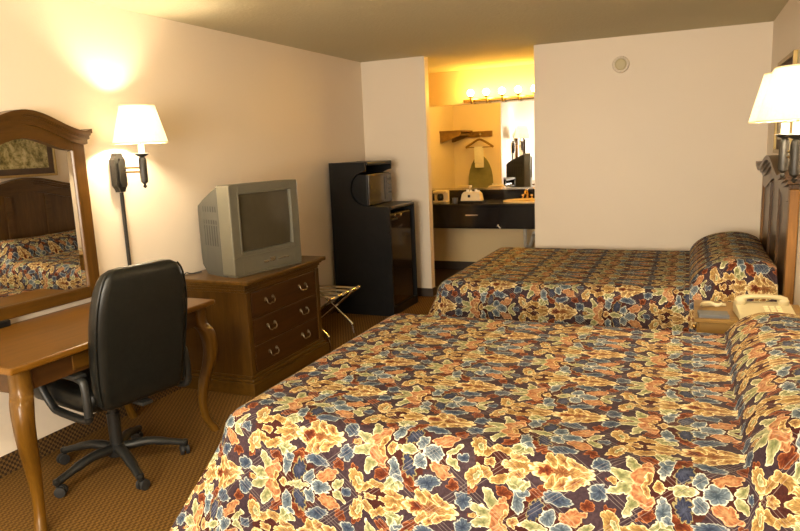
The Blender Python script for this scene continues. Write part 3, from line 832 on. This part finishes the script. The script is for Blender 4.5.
b = BM(); box(b, (.425, CY1 - .168, 1.040), (.440, CY1 - .05, 1.318), .003); cp = obj('control_panel', b, 'blackg', mw)
b = BM()
box(b, (.440, CY1 - .15, 1.27), (.4415, CY1 - .07, 1.30))
for i in range(3):
    for j in range(4): box(b, (.440, CY1 - .148 + i * .028, 1.12 + j * .034), (.4415, CY1 - .128 + i * .028, 1.14 + j * .034))
obj('keypad', b, 'greybook', cp)
fg = thing('mini_refrigerator', 'small black refrigerator in the lower part of the black cabinet', 'refrigerator', (.36, 5.85, .076))
b = BM(); box(b, (.09, CY0 + .045, .076), (.59, CY1 - .045, .955), .008); obj('body', b, 'black', fg)
b = BM(); box(b, (.592, CY0 + .045, .082), (.635, CY1 - .045, .955), .012); fd = obj('door', b, 'glass', fg)
b = BM(); box(b, (.636, CY0 + .06, .895), (.650, CY0 + .20, .91), .004); obj('door_handle', b, 'black', fd)
for yy, zz in ((CY0 + .16, .935), (CY0 + .30, .925)):
    b = BM(); lathe(b, [(.014, 0), (.014, .004), (.009, .008)], (0, 0, 0), 14, Matrix.Translation((.635, yy, zz)) @ Matrix.Rotation(R(90), 4, 'Y'))
    obj('badge', b, 'chrome', fd)

# ------------------------------------------------------------------ luggage rack
lr = thing('luggage_rack', 'folding chrome luggage rack between dresser and black cabinet', 'luggage rack', (.39, 4.72, 0))
ya, yb2, xa_, xb_, zt = 4.46, 4.98, .17, .60, .405
for n_, x_top, x_bot in (('a', xb_, xa_ + .02), ('b', xa_, xb_ - .05)):
    yo = .0 if n_ == 'a' else .022
    b = BM()
    tube(b, [(x_top, ya, zt), (x_top, yb2, zt)], .010, 10)
    tube(b, [(x_bot, ya + yo, .012), (x_bot, yb2 - yo, .012)], .010, 10) if n_ == 'a' else None
    for yy in (ya + .03 + yo, yb2 - .03 - yo):
        s = 1 if x_bot > x_top else -1
        tube(b, smooth_path([(x_top, yy, zt), (x_bot - s * .045, yy, .12), (x_bot - s * .015, yy, .07), (x_bot, yy, .008)], 5), .009, 10)
    obj('folding_frame', b, 'chrome', lr, True)
for k in range(4):
    y = ya + .07 + k * .125
    b = BM(); box(b, (xa_, y, zt - .002), (xb_, y + .05, zt + .002)); 
    tube(b, [(xa_, y, zt), (xa_, y + .05, zt)], .0125, 10); tube(b, [(xb_, y, zt), (xb_, y + .05, zt)], .0125, 10)
    obj('strap', b, 'webbing', lr)

# ------------------------------------------------------------------ smoke detector
sd = thing('smoke_detector', 'round off-white smoke detector high on the back wall', 'smoke detector', (2.567, D, 2.20))
mt = Matrix.Translation((2.567, D, 2.20)) @ Matrix.Rotation(R(90), 4, 'X')
b = BM(); lathe(b, [(.072, .001), (.072, .018), (.066, .028), (.052, .030)], (0, 0, 0), 36, mt); obj('base', b, 'wall', sd, True)
b = BM(); lathe(b, [(.050, .028), (.050, .036), (.040, .044), (.0, .046)], (0, 0, 0), 36, mt); obj('cover', b, 'ivory', sd, True)
b = BM()
for k in range(16):
    a = 2 * PI * k / 16
    tube(b, [mt @ Vector((.055 * math.cos(a), .055 * math.sin(a), .0305)), mt @ Vector((.063 * math.cos(a), .063 * math.sin(a), .029))], .0028, 5)
obj('vent_grille', b, 'greybook', sd)

# ------------------------------------------------------------------ vanity alcove
CZ, CF = .90, 7.22
vc = thing('vanity_counter', 'black wall-hung vanity counter under the big mirror', 'counter', (1.2, D2, CZ))
b = BM(); box(b, (.003, CF, CZ - .03), (2.497, D2 - .003, CZ), .005); obj('countertop', b, 'blackg', vc)
b = BM(); box(b, (.003, D2 - .02, CZ), (2.497, D2 - .003, CZ + .105), .003); obj('backsplash', b, 'blackg', vc)
b = BM(); box(b, (.003, CF + .02, .62), (2.497, CF + .045, CZ - .03)); box(b, (.003, CF + .045, .84), (2.497, D2 - .05, CZ - .03)); obj('apron', b, 'blackg', vc)
b = BM(); box(b, (.66, CF + .008, .64), (1.22, CF + .02, CZ - .045), .003); vd = obj('drawer', b, 'blackg', vc)
b = BM(); box(b, (.84, CF - .008, .765), (.99, CF + .008, .782), .003); obj('handle', b, 'chrome', vd)
b = BM(); tube(b, smooth_path([(1.215, CF + .02, .665), (1.215, CF - .01, .660), (1.235, CF - .018, .645), (1.245, CF - .012, .630)], 4), .007, 8)
tag(obj('robe_hook', b, 'white', smooth=True), 'tiny white hook on the front of the black vanity counter', 'hook')
sk = thing('sink', 'cream oval sink set in the black vanity counter', 'sink', (1.50, 7.50, CZ))
b = BM(); lathe(b, [(.250, .001), (.252, .012), (.240, .020), (.222, .014), (.20, .006), (.14, .004), (.0, .003)], (0, 0, 0), 44, Matrix.Translation((1.48, 7.50, CZ)) @ Matrix.Diagonal((1.08, .86, 1, 1)))
obj('basin', b, 'porcelain', sk, True, auto=80)
b = BM(); lathe(b, [(.018, .004), (.016, .009), (.0, .009)], (1.48, 7.50, CZ), 18); obj('drain', b, 'brass', sk)
fc = thing('faucet', 'brass faucet behind the cream sink', 'faucet', (1.43, 7.74, CZ))
b = BM(); box(b, (1.36, 7.725, CZ + .001), (1.50, 7.775, CZ + .02), .008); tube(b, smooth_path([(1.43, 7.75, CZ + .01), (1.43, 7.745, CZ + .09), (1.43, 7.70, CZ + .12), (1.43, 7.64, CZ + .10), (1.43, 7.625, CZ + .075)], 5), [.016] * 8 + [.011] * 13, 10)
obj('spout', b, 'brass', fc, True)
for s in (-1, 1):
    b = BM(); lathe(b, [(.014, .02), (.010, .035), (.022, .045), (.022, .060), (.0, .066)], (1.43 + s * .052, 7.75, CZ), 16); obj('tap_knob', b, 'brass', fc, True)
b = BM(); tube(b, smooth_path([(1.42, 7.66, .835), (1.42, 7.66, .42), (1.43, 7.68, .36), (1.46, 7.72, .36), (1.475, 7.76, .42), (1.475, 7.80, .46), (1.475, D2, .46)], 5), .020, 10)
lathe(b, [(.045, 0), (.045, .006), (.02, .012)], (0, 0, 0), 20, Matrix.Translation((1.475, D2 - .001, .46)) @ Matrix.Rotation(R(90), 4, 'X'))
tag(obj('drain_pipe', b, 'pipe', smooth=True), 'pale drain pipe under the vanity counter below the sink', 'pipe')
vm = thing('vanity_mirror', 'wide frameless wall mirror above the black vanity counter', 'mirror', (1.2, D2, 1.04))
b = BM(); box(b, (.02, D2 - .012, 1.025), (2.48, D2 - .003, 2.040)); obj('mirror_glass', b, 'mirror', vm)
b = BM(); box(b, (.02, D2 - .020, 1.006), (2.48, D2 - .002, 1.032), .002); box(b, (.02, D2 - .020, 2.032), (2.48, D2 - .002, 2.046), .002); obj('channel', b, 'chrome', vm)
lb = thing('vanity_light_bar', 'brass light bar with a row of glowing globes above the vanity mirror', 'light', (1.4, D2, 2.08))
b = BM(); box(b, (.62, D2 - .045, 2.055), (2.02, D2 - .001, 2.095), .008); obj('brass_rail', b, 'brass', lb)
for k in range(7):
    x = .74 + .19 * k
    b = BM(); tube(b, smooth_path([(x, D2 - .045, 2.075), (x, D2 - .09, 2.060), (x, D2 - .12, 2.080), (x, D2 - .125, 2.105)], 4), .010, 8)
    lathe(b, [(.018, 0), (.030, .008), (.030, .018), (.020, .022)], (x, D2 - .125, 2.10), 16); sphere(b, (x, D2 - .085, 2.052), .016)
    ar = obj('lamp_arm', b, 'brassd', lb, True)
    b = BM(); sphere(b, (x, D2 - .125, 2.160), .040); obj('globe_bulb', b, 'globe', ar, True)
# items on the counter
cd = thing('amenity_caddy', 'cream caddy standing on a black tray on the vanity counter', 'caddy', (.86, 7.42, CZ))
b = BM(); prism(b, [(.74, CZ + .022), (.985, CZ + .022), (.97, CZ + .10), (.945, CZ + .125), (.78, CZ + .125), (.755, CZ + .10)], 7.36, 7.48, 'Y', .006); obj('body', b, 'cream', cd)
b = BM(); box(b, (.83, 7.357, CZ + .062), (.858, 7.360, CZ + .092)); obj('emblem', b, 'black', cd)
for xx, hh in ((.80, .15), (.84, .145), (.90, .155), (.93, .14)):
    b = BM(); box(b, (xx, 7.40, CZ + .10), (xx + .028, 7.41, CZ + hh), .001)
    obj('packet', b, 'white', cd)
b = BM(); box(b, (.715, 7.33, CZ + .001), (1.01, 7.50, CZ + .006), .002); box(b, (.715, 7.33, CZ + .006), (1.01, 7.34, CZ + .02)); box(b, (.715, 7.49, CZ + .006), (1.01, 7.50, CZ + .02)); box(b, (.715, 7.34, CZ + .006), (.725, 7.49, CZ + .02)); box(b, (1.0, 7.34, CZ + .006), (1.01, 7.49, CZ + .02))
tag(obj('serving_tray', b, 'blackg'), 'black rectangular tray under the cream caddy on the vanity', 'tray')
b = BM(); lathe(b, [(.030, .001), (.036, .055), (.034, .055), (.028, .006), (0, .006)], (.655, 7.42, CZ), 20)
tag(obj('tumbler', b, 'greybook', smooth=True), 'small grey tumbler left of the cream caddy on the vanity', 'cup')
cm = thing('coffee_maker', 'small cream appliance at the left end of the vanity counter', 'coffee maker', (.46, 7.50, CZ))
b = BM(); box(b, (.37, 7.44, CZ + .001), (.54, 7.56, CZ + .02), .006); box(b, (.37, 7.50, CZ + .02), (.54, 7.56, CZ + .13), .006); box(b, (.37, 7.44, CZ + .105), (.54, 7.56, CZ + .135), .008); obj('housing', b, 'cream', cm)
b = BM(); lathe(b, [(.030, .021), (.038, .045), (.036, .080), (.026, .098), (.024, .098), (.033, .08), (.034, .045), (.0, .025)], (.455, 7.475, CZ), 20); obj('carafe', b, 'glass', cm, True)

# closet corner seen in the vanity mirror
cs = thing('closet_shelf', 'brown wooden hat shelf with hanging rod reflected in the vanity mirror', 'shelf', (.2, 7.0, 1.70))
b = BM(); box(b, (.0, 6.58, 1.735), (.30, 7.15, 1.755), .003); obj('shelf_board', b, 'shelfw', cs)
for yy in (6.60, 7.11):
    b = BM(); prism(b, [(.0, 1.60), (.03, 1.60), (.30, 1.69), (.30, 1.735), (.0, 1.735)], yy, yy + .02, 'Y'); obj('bracket', b, 'shelfw', cs)
b = BM(); tube(b, [(.26, 6.60, 1.70), (.26, 7.12, 1.70)], .016, 12); obj('rod', b, 'shelfw', cs, True)
b = BM(); box(b, (.16, 6.545, 1.66), (.58, 6.575, 1.74), .004)
tube(b, [(.42, 6.575, 1.70), (.42, 6.70, 1.70)], .014, 10)
tag(obj('coat_rail', b, 'shelfw'), 'short brown wooden coat rail on the partition, reflected in the vanity mirror', 'coat rail')
def hanger(loc, rz):
    t = thing('coat_hanger', 'wooden coat hanger on the partition peg, carrying the towel', 'hanger', loc, rz)
    b = BM(); tube(b, smooth_path([(-.20, 0, -.11), (-.10, 0, -.045), (0, 0, 0), (.10, 0, -.045), (.20, 0, -.11)], 4), .012, 8, flat=1.3)
    tube(b, [(-.185, 0, -.108), (.185, 0, -.108)], .006, 8); obj('hanger_body', b, 'shelfw', t, True, True)
    b = BM(); tube(b, smooth_path([(0, 0, 0), (0, 0, .04), (.018, 0, .065), (0, 0, .085), (-.018, 0, .068)], 4), .003, 6); obj('hook', b, 'chrome', t, True, True)
    return t
hg = hanger((.42, 6.66, 1.625), R(0))
b = BM(); box(b, (.345, 6.645, 1.23), (.475, 6.652, 1.522), .003); box(b, (.345, 6.668, 1.30), (.46, 6.675, 1.522), .003); box(b, (.345, 6.645, 1.518), (.475, 6.675, 1.527), .003)
tag(obj('towel', b, 'white'), 'white towel folded over the coat hanger, reflected in the vanity mirror', 'towel')
ib = thing('ironing_board', 'grey-green ironing board on the partition, reflected below the towel', 'ironing board', (.40, 6.56, 0))
pl = [(.40 + .18 * math.sin(a) , 1.00 + .40 * math.cos(a)) for a in [R(-90 + 180 * k / 12) for k in range(13)]] + [(.58, .15), (.22, .15)]
b = BM(); prism(b, pl, 6.545, 6.575, 'Y', .004); obj('board', b, 'ironing', ib)
b = BM(); tube(b, [(.33, 6.585, .12), (.47, 6.585, .85)], .009, 8); tube(b, [(.47, 6.585, .12), (.33, 6.585, .85)], .009, 8); tube(b, [(.27, 6.585, .12), (.53, 6.585, .12)], .009, 8); obj('folded_legs', b, 'chrome', ib, True)

# ------------------------------------------------------------------ light
w = bpy.data.worlds.new('world'); SC.world = w; w.use_nodes = True
bg = w.node_tree.nodes['Background']; sky = w.node_tree.nodes.new('ShaderNodeTexSky'); sky.sky_type = 'PREETHAM'
w.node_tree.links.new(sky.outputs[0], bg.inputs[0]); bg.inputs[1].default_value = .15
def area(name, loc, rot, sx, sy, power, col):
    l = bpy.data.lights.new(name, 'AREA'); l.shape = 'RECTANGLE'; l.size = sx; l.size_y = sy; l.energy = power; l.color = col
    o = bpy.data.objects.new(name, l); COL.objects.link(o); o.location = loc; o.rotation_euler = rot; return o
area('window_flash_fill', ((wx0 + wx1) / 2, YF - .02, (wz0 + wz1) / 2), (R(90), 0, 0), wx1 - wx0 - .1, wz1 - wz0 - .1, 165, (1, .89, .73))  # added fill lamp in the window plane, standing in for camera flash

cl = thing('added_ceiling_light', 'added flush round fill light, unseen, overhead between the desk wall and the near bed', 'ceiling light', (1.9, .35, H))  # made-up fixture out of frame, added to replace flash light from above
b = BM(); lathe(b, [(.19, -.03), (.19, -.001)], (1.9, .35, H), 36); obj('base_plate', b, 'brass', cl, True)
b = BM(); lathe(b, [(.0, -.10), (.08, -.093), (.14, -.07), (.172, -.031)], (1.9, .35, H), 36, closed=True); obj('diffuser', b, 'dome', cl, True)
# ------------------------------------------------------------------ camera (solved from the photograph)
f, yaw, pit, rol = 668.5, .411, .174, -.042
Fv = Vector((-math.sin(yaw) * math.cos(pit), math.cos(yaw) * math.cos(pit), -math.sin(pit)))
Rv = Vector((math.cos(yaw), math.sin(yaw), 0)); Uv = Rv.cross(Fv)
R2 = Rv * math.cos(rol) + Uv * math.sin(rol); U2 = -Rv * math.sin(rol) + Uv * math.cos(rol)
cam = bpy.data.cameras.new('camera'); co = bpy.data.objects.new('camera', cam); COL.objects.link(co)
cam.sensor_width = 36; cam.lens = f * 36 / 800; cam.clip_start = .05
mt = Matrix((R2, U2, -Fv)).transposed().to_4x4(); mt.translation = (3.154, 0, 1.554)
co.matrix_world = mt
SC.camera = co
SC.view_settings.view_transform = 'Standard'; SC.view_settings.look = 'None'; SC.view_settings.gamma = 1
SC.view_settings.exposure = .5
